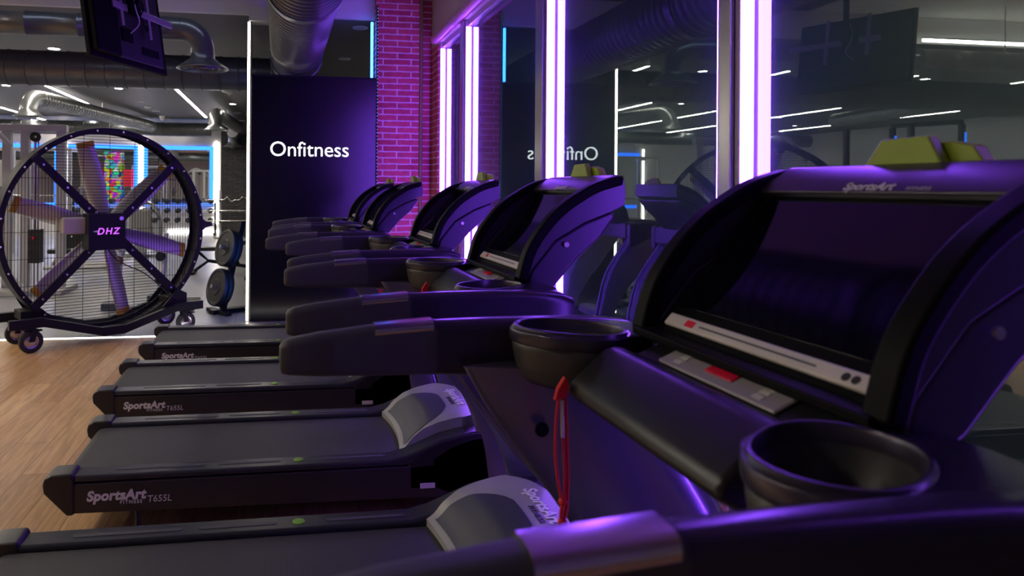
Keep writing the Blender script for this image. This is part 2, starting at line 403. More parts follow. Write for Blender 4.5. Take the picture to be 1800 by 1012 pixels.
    for s in (1, -1):
        cy = lambda x: s * (.458 - .008 * max(0, x))
        hr = MB().loft([ring_rr(cy(x), (a + b) / 2, h, (b - a) / 2, h * .8, x, 6) for x, a, b, h in s2]).build('handrail', M['shell'], t, ang=50)
        MB().loft([ring_rr(cy(x), (a + b) / 2, h, (b - a) / 2, h * .72, x, 6) for x, a, b, h in st]).build('grip_boot', M['rubber'], hr, ang=50)
        gs = MB()
        gs.loft([ring_rr(cy(x), lerp([(.12, 1.2235), (.265, 1.2335)], x) - .012, .0275, .0145, .013, x, 5) for x in (.135, .20, .258)])
        gs.build('grip_sensor', M['chrome'], hr, ang=50)
    # console tray with the two cup lobes
    m = MB(); n = 40; bowls = []
    for s in (1, -1):
        c0 = V((.516 if s > 0 else .524, s * .338, 0))
        out, inn = [], []
        for k in range(n):
            q = 2 * pi * k / n; d = V((cos(q), sin(q), 0))
            e = 2.6; rx = .19 if d.x > 0 else .085; ry = .12 if d.y * s > 0 else .085
            ro = (abs(d.x / rx) ** e + abs(d.y / ry) ** e) ** (-1 / e)
            ph = R(-36) * s; da, dbb = d.x * cos(ph) + d.y * sin(ph), -d.x * sin(ph) + d.y * cos(ph)
            ri = (abs(da / .102) ** 2.25 + abs(dbb / .073) ** 2.25) ** (-1 / 2.25)
            out.append(c0 + d * max(ro, ri * 1.17))
            inn.append(c0 + d * ri)
        z = lambda L, h, sc=1: [V((c0.x + (p.x - c0.x) * sc, c0.y + (p.y - c0.y) * sc, h)) for p in L]
        m.loft([z(inn, 1.20), z(inn, 1.230, 1.0), z(inn, 1.237, 1.03), z(inn, 1.237, 1.09), z(inn, 1.231, 1.13), z(out, 1.228), z(out, 1.222, 1.01), z(out, 1.212, 1.01), z(out, 1.204, .985), z(inn, 1.202, 1.10)], False)
        bowls.append((c0, inn, z))
    m.box(.665, .725, -.41, .41, 1.09, 1.215)
    m.box(.60, .70, -.20, .20, 1.09, 1.195)
    m.build('console_tray', M['shell'], t, .006, ang=50)
    for c0, inn, z in bowls:
        MB().loft([z(inn, 1.214, .985), z(inn, 1.14, .86), z(inn, 1.125, .5), z(inn, 1.117, .5), z(inn, 1.122, .80), z(inn, 1.135, .95), z(inn, 1.16, 1.06), z(inn, 1.185, 1.11), z(inn, 1.204, 1.125), z(inn, 1.214, .985)], False).build('cup_holder', M['bowl'], t, ang=60)
        MB().loft([z(inn, 1.128, .0015), z(inn, 1.128, .8)], False).build('cup_floor', M['bezel'], t)
    # control pod and keypad
    pod = MB().prism([(.462, 1.136), (.466, 1.158), (.532, 1.216), (.552, 1.223), (.572, 1.218), (.588, 1.203), (.600, 1.208), (.662, 1.236), (.67, 1.10), (.55, 1.085)], -.225, .225).build('control_pod', M['black'], t, .014, seg=3)
    d = V((.062, 0, .027)).normalized(); nn = V((-d.z, 0, d.x)); o = V((.599, 0, 1.2085))
    kp = MB().obox(o + V((0, -.146, 0)), d * .064, (0, .292, 0), nn * .006).build('keypad', M['pad'], pod, .004)
    MB().obox(o + d * .018 + V((0, -.034, 0)) + nn * .0055, d * .034, (0, .068, 0), nn * .0035).build('stop_button', M['stop'], kp, .0015)
    for s in (1, -1):
        for i in range(3):
            MB().obox(o + d * (.008 + .0125 * i) + V((0, s * .10 - .010, 0)) + nn * .0058, d * .010, (0, .02, 0), nn * .002).build('key', M['strip'], kp, .001)
        MB().obox(o + d * .0455 + V((0, s * .10 - .011, 0)) + nn * .0058, d * .012, (0, .022, 0), nn * .0022).build('green_key', M['lime'], kp, .001)
    # console head
    arc0 = [(.624, 1.242), (.652, 1.333), (.702, 1.408), (.754, 1.461), (.815, 1.503), (.872, 1.533), (.945, 1.555)]
    A = [(p.x, p.z) for p in spline([(a, 0, b) for a, b in arc0], 4)]
    B = []
    for i, p in enumerate(A):
        q0, q1 = V(A[max(0, i - 1)]), V(A[min(len(A) - 1, i + 1)]); tt = (q1 - q0).normalized(); B.append((p[0] + tt.y * .030, p[1] - tt.x * .030))
    back = [(.958, 1.555), (.966, 1.50), (.962, 1.464), (.922, 1.445), (.835, 1.412), (.74, 1.358), (.668, 1.270)]
    m = MB()
    for s in (1, -1):
        a, b = sorted((s * .262, s * .290)); m.prism(B + back, a, b)
    m.prism([(.725, 1.250), (.940, 1.50), (.948, 1.54)] + back[:5] + [(.81, 1.33)], -.264, .264)
    shell = m.build('console_shell', M['shell'], t, .010, ang=40)
    low = [(.922, 1.4445), (.940, 1.434), (.890, 1.365), (.815, 1.30), (.745, 1.22), (.69, 1.18), (.65, 1.20)]
    m = MB()
    for s in (1, -1):
        a, b = sorted((s * .262, s * .285)); m.prism([(.668, 1.268), (.74, 1.357), (.835, 1.411)] + low, a, b)
    m.prism([(.70, 1.238), (.80, 1.34), (.86, 1.41)] + low, -.264, .264)
    m.build('rear_shell', M['shell'], t, .010)
    for s in (1, -1):
        a, b = sorted((s * .254, s * .2965)); MB().prism(A + B[::-1], a, b).build('bezel_cheek', M['bezel'], t, .007)
        MB().lathe([(.0001, 0), (.008, 0), (.009, .003), (.004, .005), (.0001, .005)], (.775, s * .290 - (.0 if s > 0 else .005), 1.345), 14, 'y').build('side_port', M['hub'], shell)
    d = V((cos(R(47.5)), 0, sin(R(47.5)))); nn = V((-d.z, 0, d.x)); o = V((.656, 0, 1.246))
    bz = MB().obox(o + V((0, -.258, 0)) - nn * .02, d * .372, (0, .516, 0), nn * .02).build('screen_bezel', M['bezel'], t, .002)
    MB().obox(o + V((0, -.236, 0)) + d * .058 - nn * .001, d * .288, (0, .472, 0), nn * .004).build('screen', M['screen'], bz, .0015)
    sb = MB().obox(o + V((0, -.232, 0)) + d * .012, d * .026, (0, .464, 0), nn * .010).build('label_strip', M['strip'], t, .004)
    for yy, w in ((-.192, .0065), (-.208, .0065)):
        MB().cyl(o + V((0, yy, 0)) + d * .024 + nn * .009, o + V((0, yy, 0)) + d * .024 + nn * .0108, w, None, 14).build('jack_socket', M['tyre'], sb)
    MB().obox(o + V((0, .145, 0)) + d * .018 + nn * .0095, d * .014, (0, .026, 0), nn * .001).build('red_mark', M['stop'], sb)
    MB().obox(o + V((0, -.14, 0)) + d * .0235 + nn * .0095, d * .003, (0, .27, 0), nn * .001).build('printed_line', M['inset'], sb)
    MB().obox(o + V((0, -.252, 0)) + d * .060 + nn * .003, d * .040, (0, .022, 0), nn * .0015).build('serial_sticker', M['strip'], bz)
    MB().box(.618, .662, -.278, .278, 1.232, 1.248).build('console_lip', M['bezel'], t, .004)
    tb = MB().prism([(.872, 1.508), (.897, 1.532), (.944, 1.557), (.962, 1.556), (.962, 1.50), (.90, 1.49)], -.262, .262).build('top_visor', M['shell'], t, .006)
    text_obj('visor_lettering', 'SportsArt', .024, M['silver'], (.8775, .055, 1.5125), (0, -1, 0), (1, 0, 1), tb, bold=.03, shear=.12, ext=.0012)
    text_obj('visor_lettering', 'FITNESS', .010, M['silver'], (.8775, -.065, 1.5125), (0, -1, 0), (1, 0, 1), tb, ext=.0012, space=1.2)
    # lime reading rest on top
    gr = MB().prism([(.088, 1.553), (.052, 1.598), (-.035, 1.600), (-.060, 1.553)], .935, .955, 'x').prism([(.112, 1.553), (.09, 1.572), (.05, 1.586), (-.05, 1.590), (-.088, 1.582), (-.108, 1.553)], .957, .982, 'x')
    gr.xform(Matrix.Translation((.012, 0, 0))).build('reading_rest', M['lime'], t, .004)
    # emergency cord
    cl = empty('safety_cord'); cl.parent = t
    MB().prism([(.432, 1.128), (.438, 1.150), (.452, 1.172), (.462, 1.155), (.456, 1.132)], .205, .217).build('clip', M['red'], cl, .003)
    P = lambda L: spline([(x, .212, z) for x, z in L], 6)
    MB().tube(P([(.443, 1.135), (.438, 1.09), (.437, 1.03), (.444, .97), (.452, .94)]), .0028, 7).tube(P([(.452, 1.14), (.451, 1.07), (.455, 1.00), (.454, .95), (.452, .94)]), .0028, 7).tube(P([(.455, 1.13), (.4585, 1.06), (.461, .98), (.459, .93), (.452, .905)]), .0034, 7).tube(P([(.452, .945), (.449, .92), (.450, .905), (.454, .875), (.449, .85)]), .0042, 7).ball((.4515, .212, .943), .008).ball((.451, .212, .905), .009).build('cord', M['red'], cl)
    MB().tube(P([(.449, 1.128), (.4505, 1.06)]), .0035, 7).build('tether_tag', M['strip'], cl)
    return t

proto = make_treadmill()
T_POS = [(.06, .997, 'nearest black treadmill, its large console and red cord filling the right of the picture'),
         (.076, 2.29, 'second black treadmill from the camera, directly behind the nearest one'),
         (.091, 3.565, 'third black treadmill from the camera, middle of the row of five'),
         (-.03, 4.845, 'fourth black treadmill from the camera, set slightly back from the third'),
         (-.012, 6.12, 'fifth black treadmill, last of the row before the black sign')]
for i, (x, y, lab) in enumerate(T_POS):
    o = proto if i == 0 else copy_tree(proto)
    o.location = (x, y, 0)
    tag(o, lab, 'treadmill', 'treadmills in a row facing the windows')

# ------------------------------------------------------------------ room shell
D = 1.843                                                   # inner glass plane
SE = 7.33                                                   # edge between planks and tiles
XL, YB, YN = -14.6, 23.6, -2.2
def slab(name, x0, x1, y0, y1, z0, z1, m): return struct(MB().box(x0, x1, y0, y1, z0, z1).build(name, M[m]))
slab('floor', XL, 2.0, YN, SE - .02, -.08, 0, 'wood')
slab('tile_floor', XL, 2.6, SE + .02, YB, -.08, 0, 'tile')
slab('ceiling', XL, -3.1, YN, 8.2, 3.86, 3.95, 'whiteceil'); slab('ceiling.001', -3.1, -.12, YN, 8.2, 3.86, 3.95, 'unlitceil'); slab('ceiling.002', -.12, 2.0, YN, 8.2, 3.86, 3.95, 'plaster')
slab('dark_ceiling', XL, 2.6, 8.26, YB, 3.5, 3.6, 'darkceil')
slab('trim_1', XL, 1.09, 8.2, 8.26, 3.5, 3.95, 'whiteceil')
slab('wall_far', XL, 2.6, YB, YB + .15, 0, 3.6, 'farwall')
slab('wall_left', XL - .15, XL, YN, YB, 0, 3.95, 'farwall')
slab('wall_near', XL, 2.0, YN - .15, YN, 0, 3.95, 'wall')
slab('wall_right', 2.45, 2.6, 8.3, YB, 0, 3.5, 'wall')
# brick pier beside the sign, and the return that carries the windows
struct(MB().box(1.09, 1.60, 8.06, 8.30, 0, 3.86).build('wall_corner', M['brick']))
struct(MB().box(1.60, 2.45, 8.12, 8.30, 0, 3.86).build('wall_end', M['brick']))
tag(MB().tube([(1.625, 8.075, 0), (1.625, 8.075, 3.86)], .022, 12).build('cable_pipe', M['yel']), 'thin olive pipe running up the corner beside the brick pier', 'pipe')
WIN = [(-1.75, .42), (.50, 2.535), (2.615, 4.56), (4.70, 6.665), (6.79, 7.76)]   # openings along the wall, near to far
struct(MB().box(1.76, 2.0, YN, 8.12, 3.165, 3.86).build('wall_upper', M['plaster']))
struct(MB().box(1.76, 2.0, YN, 8.12, 0, .14).build('wall_lower', M['plaster']))
ps = [(-2.2, -1.75), (7.76, 8.12)]
for a, b in ps: struct(MB().box(1.76, 2.0, a, b, .14, 3.165).build('wall_pier', M['brick' if a > 0 else 'plaster']))
posts = [(WIN[i][1], WIN[i + 1][0]) for i in range(4)]
for i, (a, b) in enumerate(posts):
    struct(MB().box(1.76, 2.0, a + .004, b - .004, .14, 3.165).build('trim_%d' % (i + 2), M['alu'], None, .004))
ordw = ['window behind the camera', 'window nearest the camera', 'second window', 'third window', 'narrow far window']
for i, (a, b) in enumerate(WIN):
    w = struct(empty('window_%d' % (i + 1), (D, (a + b) / 2, .14)))
    L = (b - a) / 2; h = 3.165 - .14
    m = MB(); fw = .03
    for y0, y1 in ((-L, -L + fw), (L - fw, L)): m.box(-.066, .10, y0, y1, 0, h)
    m.box(-.04, .10, -L + fw, L - fw, 0, .05); m.box(-.04, .10, -L + fw, L - fw, h - .06, h)
    m.build('window_frame', M['frame'], w, .003)
    for k, x in enumerate((0., .07)):
        MB().box(x, x + .005, -L + fw - .006, L - fw + .006, .044, h - .054).build('pane', M['glass'], w)
    # violet strips on the jambs
    for s, nm in ((1, 'far'), (-1, 'near')):
        if i == 0: continue
        y = (a + b) / 2 + s * (L - fw - .0065)
        st = MB().box(D - .060, D - .014, y - .006, y + .006, .20, 3.09).build('light_strip', M['g_vio'])
        tag(st, 'violet light strip up the %s jamb of the %s' % (nm, ordw[i]), 'light strip', 'violet strips on the window jambs')
tag(MB().tube([(1.715, 7.77, 3.195), (1.715, -1.9, 3.195)], .045, 18).build('blind_roller', M['blindfab']), 'rolled blind tube lit magenta along the top of the windows', 'blind')
# night outside
slab('ground', 2.0, 400, -150, 500, -4.2, -4.0, 'night')
for k, (az, dist, z) in enumerate(((38.6, 120, 6.2), (40.2, 140, 4.8), (42.0, 150, 6.6), (41.2, 100, 3.2), (43.6, 130, 7.2), (45.8, 160, 7.6), (27.0, 150, 7.6), (28.2, 170, 8.6))):
    a = R(az + 2); x, y = dist * sin(a), dist * cos(a)
    l = empty('street_lamp', (x, y, -4))
    MB().cyl((0, 0, 0), (0, 0, z + 4), .12, .08, 8).build('pole', M['steel'], l)
    MB().ball((0, 0, z + 4), .42, 10).build('lamp_head', M['g_street'], l)
    tag(l, 'distant orange street lamp seen small through the dark window glass', 'street lamp', 'street lamps outside')

# ------------------------------------------------------------------ sign, light post
sg = empty('sign_panel', (.37, 8.06, 0))
MB().box(-.70, .715, -.05, .04, .02, 2.765).build('panel', M['sign'], sg, .004)
MB().box(-.70, .715, -.055, .045, 0, .02).build('plinth', M['fan'], sg)
MB().box(-.70, .715, -.055, .045, 2.765, 2.785).build('top_cap', M['fan'], sg)
text_obj('lettering', 'Onfitness', .238, M['g_text'], (-.497, -.056, 1.868), (1, 0, 0), (0, 0, 1), sg, ext=.005, bold=-.006, space=.985)
tag(sg, 'tall glossy black sign panel reading Onfitness in white letters', 'sign')
lp = empty('light_post', (-.36, 8.03, 0))
MB().box(-.018, .03, .0, .05, 0, 3.38).build('post', M['fan'], lp)
MB().box(-.014, .012, -.012, .0, .01, 3.37).build('light_strip', M['g_post'], lp)
tag(lp, 'floor to ceiling white light post at the left edge of the black sign', 'light')
tag(MB().box(-.36, -.10, 7.98, 8.19, 3.38, 3.54).build('ceiling_box', M['gymgrey'], None, .004), 'small pale grey box under the ceiling atop the white light post', 'box')
ls = empty('led_tape', (1.107, 8.02, 0))
MB().box(-.02, .0, 0, .03, .02, 3.62).build('tape', M['fan'], ls)
dd = MB().box(-.008, -.003, -.003, .0, .9, .906).build('led_dot', M['g_dot'], ls)
for k in range(1, 70): q = dd.copy(); COL.objects.link(q); q.location.z = k * .039
tag(ls, 'black tape with tiny blue lights between the sign and the brick pier', 'light strip')
tag(MB().box(1.03, 1.055, 8.07, 8.10, 2.786, 3.44).build('blue_light', M['g_bluet']), 'short blue light strip standing above the sign beside the brick pier', 'light strip')
tag(MB().box(-.335, -.31, 8.105, 8.125, .05, 2.7).build('blue_light', M['g_bluet']), 'added blue light strip, unseen behind the rear left edge of the black sign', 'light strip')  # added out of sight to throw blue onto the fan
tag(MB().box(-3.4, 1.0, SE - .018, SE + .018, -.02, .004).build('floor_light_strip', M['g_floor']), 'white light strip let into the floor where planks meet tiles', 'light strip')
slab('trim_7', XL, -3.4, SE - .02, SE + .02, -.02, .002, 'steel'); slab('trim_8', 1.0, 2.0, SE - .02, SE + .02, -.02, .002, 'steel')

# ------------------------------------------------------------------ ducts
def ribbed(m, pts, r, pitch, amp=.012, seg=28, wid=.02):
    "straight duct from pts[0] to pts[1] with raised seams"
    a, b = V(pts[0]), V(pts[1]); L = (b - a).length; d = (b - a) / L; P, RR = [a], [r]; k = pitch
    while k < L - wid:
        for q, e in ((-wid / 2, 0), (-wid / 4, amp), (wid / 4, amp), (wid / 2, 0)): P.append(a + d * (k + q)); RR.append(r + e)
        k += pitch
    P.append(b); RR.append(r); m.tube(P, RR, seg); return m
dc = empty('spiral_duct', (.18, 8, 3.11))
m = MB(); ribbed(m, [(0, -10, 0), (0, -2.55, 0)], .298, .10, .013, 48, .034); ribbed(m, [(0, -2.5, 0), (0, 9.5, 0)], .290, .10, .013, 48, .034)
m.build('duct_pipe', M['duct'], dc, ang=60)
for y in (-8.2, -5.4, -2.52, .6, 3.6): MB().lathe([(.295, -.05), (.318, -.045), (.322, 0), (.318, .045), (.295, .05)], (0, y, 0), 48, 'y', False).build('collar', M['duct'], dc, ang=60)
for y in (-6, -2, 2, 6): MB().cyl((0, y, .28), (0, y, .38 if y > 0 else .74), .008, None, 8).build('hanger', M['steel'], dc)
tag(dc, 'large ribbed steel duct overhead passing above the sign, lit violet and blue', 'duct')
def elbow_duct(name, p, dirv, length, zc, r, zrim, label, m_, bellr=.27, pitch=.5):
    "pipe along dirv that turns down into a bell diffuser at p"
    e = empty(name, (p[0], p[1], 0)); dv = V(dirv).normalized(); ra = r * 1.9; m = MB()
    P = [V((0, 0, zrim + .12))] + [V((0, 0, zc - ra)) + V((0, 0, 1)) * ra * sin(q) + dv * ra * (1 - cos(q)) for q in [pi / 2 * i / 10 for i in range(11)]]
    m.tube(P, r, 26); ribbed(m, [dv * ra + V((0, 0, zc)), dv * length + V((0, 0, zc))], r, pitch, .008, 26)
    m.build('pipe', M[m_], e, ang=60)
    b = MB().lathe([(r + .004, zrim + .16), (r + .006, zrim + .11), (bellr * .72, zrim + .055), (bellr * .97, zrim + .012), (bellr, zrim), (bellr * .96, zrim - .004), (bellr * .7, zrim + .03), (r * .6, zrim + .035), (.002, zrim + .035)], (0, 0, 0), 40).build('bell', M[m_], e, ang=60)
    for q in (.35, .6, .82): MB().lathe([(bellr * q, zrim + .002), (bellr * (q + .035), zrim - .006), (bellr * (q + .045), zrim + .002), (bellr * (q + .01), zrim + .01)], (0, 0, 0), 36, 'z', True).build('vane', M[m_], b)
    h = dv * (length * .5); MB().cyl(h + V((0, 0, zc + r * .9)), h + V((0, 0, 3.5 if p[1] > 8.2 else 3.86)), .007, None, 6).build('hanger', M['steel'], e)
    return tag(e, label, 'duct')
elbow_duct('ventilation_duct', (-.81, 7.53), (-1, 0, 0), 9, 3.155, .118, 2.745, 'grey duct with an elbow and bell outlet hanging left of the light post', 'duct')
elbow_duct('ventilation_duct', (-4.75, 14.2), (.17, 1, 0), 6.6, 3.22, .155, 2.83, 'pale galvanised duct with a bell outlet high above the cable machine', 'gduct', .28, .12)
elbow_duct('ventilation_duct', (-1.50, 16.6), (.08, 1, 0), 3.8, 3.22, .15, 2.83, 'pale galvanised duct with a bell outlet hanging near the dark column', 'gduct', .27, .12)
elbow_duct('ventilation_duct', (-1.42, 21.6), (.05, -1, 0), 1.0, 3.10, .15, 2.74, 'short duct bell behind the others at the dark column', 'gduct', .30, .12)
elbow_duct('ventilation_duct', (-8.4, 10.0), (-.2, 1, 0), 5, 3.2, .155, 2.8, 'pale galvanised duct seen only in the window glass', 'gduct', .28, .12)
def straight(name, a, b, r, pitch, label, m_='duct'):
    c = (V(a) + V(b)) / 2; e = empty(name, c); m = MB(); ribbed(m, [V(a) - c, V(b) - c], r, pitch, .009, 30)
    m.build('pipe', M[m_], e, ang=60)
    for k in (-.3, .05, .35): q = (V(b) - V(a)) * k; MB().cyl(q + V((0, 0, r * .9)), V((q.x, q.y, 3.5 - c.z)), .007, None, 6).build('hanger', M['steel'], e)
    return tag(e, label, 'duct')
straight('main_duct', (-14, 9.6, 3.03), (-.14, 9.6, 3.03), .225, .24, 'wide dark duct crossing below the ceiling behind the hanging screen')
straight('main_duct', (-14, 21.3, 3.2), (-2.05, 21.3, 3.2), .2, .24, 'dark duct running along the back of the gym above the mirrors')

# ------------------------------------------------------------------ ceiling lights
for k, (x, y0, y1) in enumerate(((-2.1, 10.4, 20.4), (-4.58, 10.4, 23.4), (-7.0, 10.4, 23.4), (-9.4, 10.0, 23.0), (-12.6, 10.0, 23.0))):
    o = empty('ceiling_light_line', (x, (y0 + y1) / 2, 3.5)); h = (y1 - y0) / 2
    MB().box(-.04, .04, -h, h, -.012, .0).build('channel', M['alu'], o)
    MB().box(-.025, .025, -h, h, -.018, -.012).build('diffuser', M['g_line'], o)
    tag(o, ['white ceiling light line closest to the light post', 'long white ceiling light line running over the middle of the fan', 'white ceiling light line at the far left of the picture', 'white ceiling light line left of the picture, mirrored in the glass', 'outermost white ceiling light line, mirrored in the glass'][k], 'light', 'white light lines on the dark ceiling')
o = empty('ceiling_edge_light', (-8.6, 8.17, 3.56)); MB().box(-5.6, 3.8, -.01, .02, -.035, .0).build('diffuser', M['g_line'], o); MB().box(-5.6, 3.8, .02, .03, -.04, .02).build('channel', M['alu'], o)
tag(o, 'white light line along the ceiling step, mirrored at the top right', 'light')
o = empty('added_step_light', (-1.9, 6.9, 3.86)); MB().box(-1.2, 1.6, -.03, .03, -.05, .0).build('channel', M['alu'], o); MB().box(-1.2, 1.6, -.022, .022, -.056, -.05).build('diffuser', glow('step_fill', (.70, .78, 1), 18), o)  # unseen line, added only to brighten the face of the ceiling step
tag(o, 'added cool white light line before the ceiling step, unseen above the picture', 'light')
xs = [.965, -1.14, -3.25, -5.38, -7.5, -9.6, -11.7]; ys = [8.62, 10.73, 12.8, 14.83, 17.05, 19.1, 21.23, 23.2]
lit = {(2, 1), (2, 3), (3, 4), (3, 6), (1, 4), (2, 7), (4, 3), (4, 5), (5, 2), (5, 4), (5, 6), (6, 3), (6, 5), (4, 1), (3, 3), (6, 1)}
dl = None; ordn = ['first', 'second', 'third', 'fourth', 'fifth', 'sixth', 'seventh', 'eighth']
coln = ['right above the sign', 'closest left of the light post', 'over the middle of the fan', 'over the left of the fan', 'just outside the picture left', 'far to the left', 'by the left wall']
for i, x in enumerate(xs):
    for j, y in enumerate(ys):
        if (i == 0 and j > 1) or (i == 1 and j in (0, 7)) or (i > 3 and (i, j) not in lit): continue
        on = (i, j) in lit
        o = empty('downlight', (x, y, 3.5))
        MB().lathe([(.098, 0), (.098, -.006), (.085, -.012), (.074, -.006), (.074, .0)], (0, 0, 0), 26, 'z', True).build('ring', M['whiteceil'], o)
        MB().lathe([(.0001, -.004), (.074, -.004), (.074, -.0005), (.0001, -.0005)], (0, 0, 0), 26).build('lamp', M['g_down' if on else 'grey'], o)
        tag(o, '%s round downlight, %s from the camera in the row %s' % ('lit' if on else 'unlit', ordn[j], coln[i]), 'downlight', 'round downlights in the dark ceiling')
for k, (x, y) in enumerate(((-4.2, 5.8), (-4.2, 3.4), (-4.2, 1.0), (-7.2, 5.8), (-7.2, 2.6))):
    o = empty('added_panel_light', (x, y, 3.86))  # panels added out of view to brighten planks and treadmills from the left
    MB().box(-.32, .32, -.32, .32, -.02, 0).build('housing', M['alu'], o)
    MB().box(-.33, -.31, -.33, .33, -.16, -.02).box(.31, .33, -.33, .33, -.16, -.02).box(-.31, .31, -.33, -.31, -.16, -.02).box(-.31, .31, .31, .33, -.16, -.02).build('added_skirt', M['fan'], o)  # deep skirt added to keep the panel's light off the spiral duct
    MB().box(-.29, .29, -.29, .29, -.026, -.02).build('diffuser', M['g_near'] if 'g_near' in M else M.setdefault('g_near', glow('panel_fill', (1, .88, .70), 72)), o)
    tag(o, 'added square light panel above the planks, unseen outside the picture', 'light', 'added square fill lights over the planks')
o = MB().ball((0, 0, -.05), (.07, .08), 16).cyl((0, 0, -.03), (0, 0, 0), .085, None, 20).build('ceiling_dome_camera', M['white'], None, loc=(-3.3, 20.4, 3.5)); tag(o, 'small white dome camera on the dark ceiling beyond the fan', 'camera')
o = MB().lathe([(.09, 0), (.09, -.02), (.06, -.045), (.0001, -.05)], (0, 0, 0), 20).build('smoke_detector', M['white'], None, loc=(-3.26, 18.05, 3.5)); tag(o, 'flat white smoke detector on the dark ceiling between unlit downlights', 'smoke detector')
o = empty('ceiling_bracket', (-1.05, 13.9, 3.5)); MB().obox((-.2, 0, 0), (.04, 0, 0), (0, .04, 0), (.26, 0, -.2)).obox((.2, 0, 0), (-.04, 0, 0), (0, .04, 0), (-.12, 0, -.2)).build('arm', M['white'], o); MB().box(-.06, .12, -.03, .07, -.15, -.07).build('spotlight_body', M['steel'], o, .01)
tag(o, 'white V shaped bracket on the ceiling left of the light post', 'bracket')

# ------------------------------------------------------------------ hanging screen seen from behind
tv = empty('hanging_television', (-1.237, 4.84, 2.375))
u = V((.363, .81, 0)).normalized(); nrm = V((u.y, -u.x, 0)); up = V((0, 0, 1)) * cos(R(9)) - nrm * sin(R(9)); nf = u.cross(up)
if nf.dot(nrm) < 0: nf = -nf
Wd, Hd = .888, .62
MB().obox((0, 0, 0), u * Wd, up * Hd, nf * -.035).build('screen_body', M['bezel'], tv, .006)
MB().obox(u * .012 + up * .012 - nf * .036, u * (Wd - .024), up * (Hd - .024), nf * -.002).build('display', M['screen'], tv)
b = MB().obox(u * .02 + up * .03, u * .26, up * (Hd - .05), nf * .05).build('speaker_housing', M['bezel'], tv, .014)
b = MB().obox(u * .28 + up * .035, u * .54, up * (Hd - .06), nf * .022).build('back_housing', M['tvback'], tv, .01)
MB().obox(u * .33 + up * .16 + nf * .021, u * .12, up * .10, nf * .012).build('connector_panel', M['bezel'], b, .003)
MB().obox(u * .56 + up * .10 + nf * .021, u * .2, up * .06, nf * .008).build('vent_panel', M['bezel'], b, .003)
mt = MB().obox(u * .22 + up * .37 + nf * .05, u * .72, up * .05, nf * .014).obox(u * .30 + up * .26 + nf * .05, u * .03, up * .36, nf * .012).obox(u * .62 + up * .22 + nf * .05, u * .03, up * .40, nf * .012).obox(u * .30 + up * .38 + nf * .02, u * .03, up * .03, nf * .04).obox(u * .62 + up * .38 + nf * .02, u * .03, up * .03, nf * .04)
mt.build('mount_rail', M['frame'], tv, .003)
q = u * .44 + up * .42 + nf * .09
MB().tube([q, q + nf * .06 + V((0, 0, .1)), (q + nf * .06).xy.to_3d() + V((0, 0, 3.86 - 2.375))], .022, 12).obox(q - u * .06 - up * .06 - nf * .03, u * .12, up * .12, nf * .03).build('ceiling_pole', M['bezel'], tv)
for k, L in enumerate(([(.45, .55, .08), (.42, .40, .10), (.46, .30, .09), (.40, .22, .05)], [(.47, .6, .09), (.50, .42, .11), (.47, .34, .10), (.55, .26, .09), (.60, .32, .06)])):
    MB().tube(spline([u * a + up * b_ + nf * c_ for a, b_, c_ in L], 6), .005, 7).build('cable', M['strip' if k == 0 else 'bezel'], tv)
tag(tv, 'wide black television hanging from the ceiling, seen from behind', 'television')

# ------------------------------------------------------------------ large standing fan
fn = empty('standing_fan', (-1.725, 7.34, 0), R(33))
ZC, RO = 1.085, 1.0
def pol(r, a, y=0): return V((r * cos(a), y, ZC + r * sin(a)))
rg = MB().lathe([(RO - .05, -.115), (RO, -.115), (RO, .115), (RO - .05, .115), (RO - .05, .105), (RO - .012, .10), (RO - .012, -.10), (RO - .05, -.105)], (0, 0, ZC), 96, 'y', True).build('ring', M['fan'], fn, ang=30)
for k in range(24): a = 2 * pi * k / 24 + .13; MB().lathe([(.0001, 0), (.011, 0), (.011, -.005), (.006, -.009), (.0001, -.009)], pol(RO - .025, a, -.115), 8, 'y').build('bolt', M['hub'], rg)
for qd in range(4):
    ca = pi / 2 * qd; e1 = V((cos(ca), 0, sin(ca))); e2 = V((-sin(ca), 0, cos(ca))); g = MB(); r = .17
    while r < RO - .06:
        hl = min(r - .03, math.sqrt(max(0, (RO - .045) ** 2 - r * r)))
        p = V((0, -.108, ZC)) + e1 * r
        if hl > .01: g.tube([p - e2 * hl, p + e2 * hl], .0028, 5)
        r += .0285
    for w in (-.5, -.25, 0, .25, .5):
        r0 = max(.17, abs(w) + .03); r1 = math.sqrt((RO - .045) ** 2 - w * w)
        g.tube([V((0, -.104, ZC)) + e1 * r0 + e2 * w, V((0, -.104, ZC)) + e1 * r1 + e2 * w], .0026, 5)
    g.build('guard_panel', M['fan'], fn)
for k in range(4):
    a = pi / 4 + pi / 2 * k; e1 = V((cos(a), 0, sin(a))); e2 = V((-sin(a), 0, cos(a))); c0 = V((0, -.15, ZC))
    sp = MB().obox(c0 + e1 * .14 - e2 * .04, e1 * (RO - .15), e2 * .08, (0, .035, 0)).build('spoke', M['fan'], fn, .004)
    for r in (.30, .58, .88): MB().lathe([(.0001, 0), (.012, 0), (.012, -.006), (.0001, -.008)], c0 + e1 * r, 8, 'y').build('bolt', M['hub'], sp)
mb = MB().box(-.255, .10, -.27, -.11, ZC - .185, ZC + .165).build('motor_box', M['fan'], fn, .006)
for px in (-.16, .02): MB().cyl((px, -.2, ZC + .165), (px, -.2, ZC + .185), .012, None, 10).build('bolt', M['hub'], mb)
MB().cyl((.055, -.27, ZC + .115), (.055, -.276, ZC + .115), .022, None, 16).build('key_lock', M['hub'], mb)
text_obj('lettering', 'DHZ', .088, M['g_dhz'], (-.178, -.2715, ZC - .035), (1, 0, 0), (0, 0, 1), mb, bold=.018, shear=.2, ext=.0015, space=1.25)
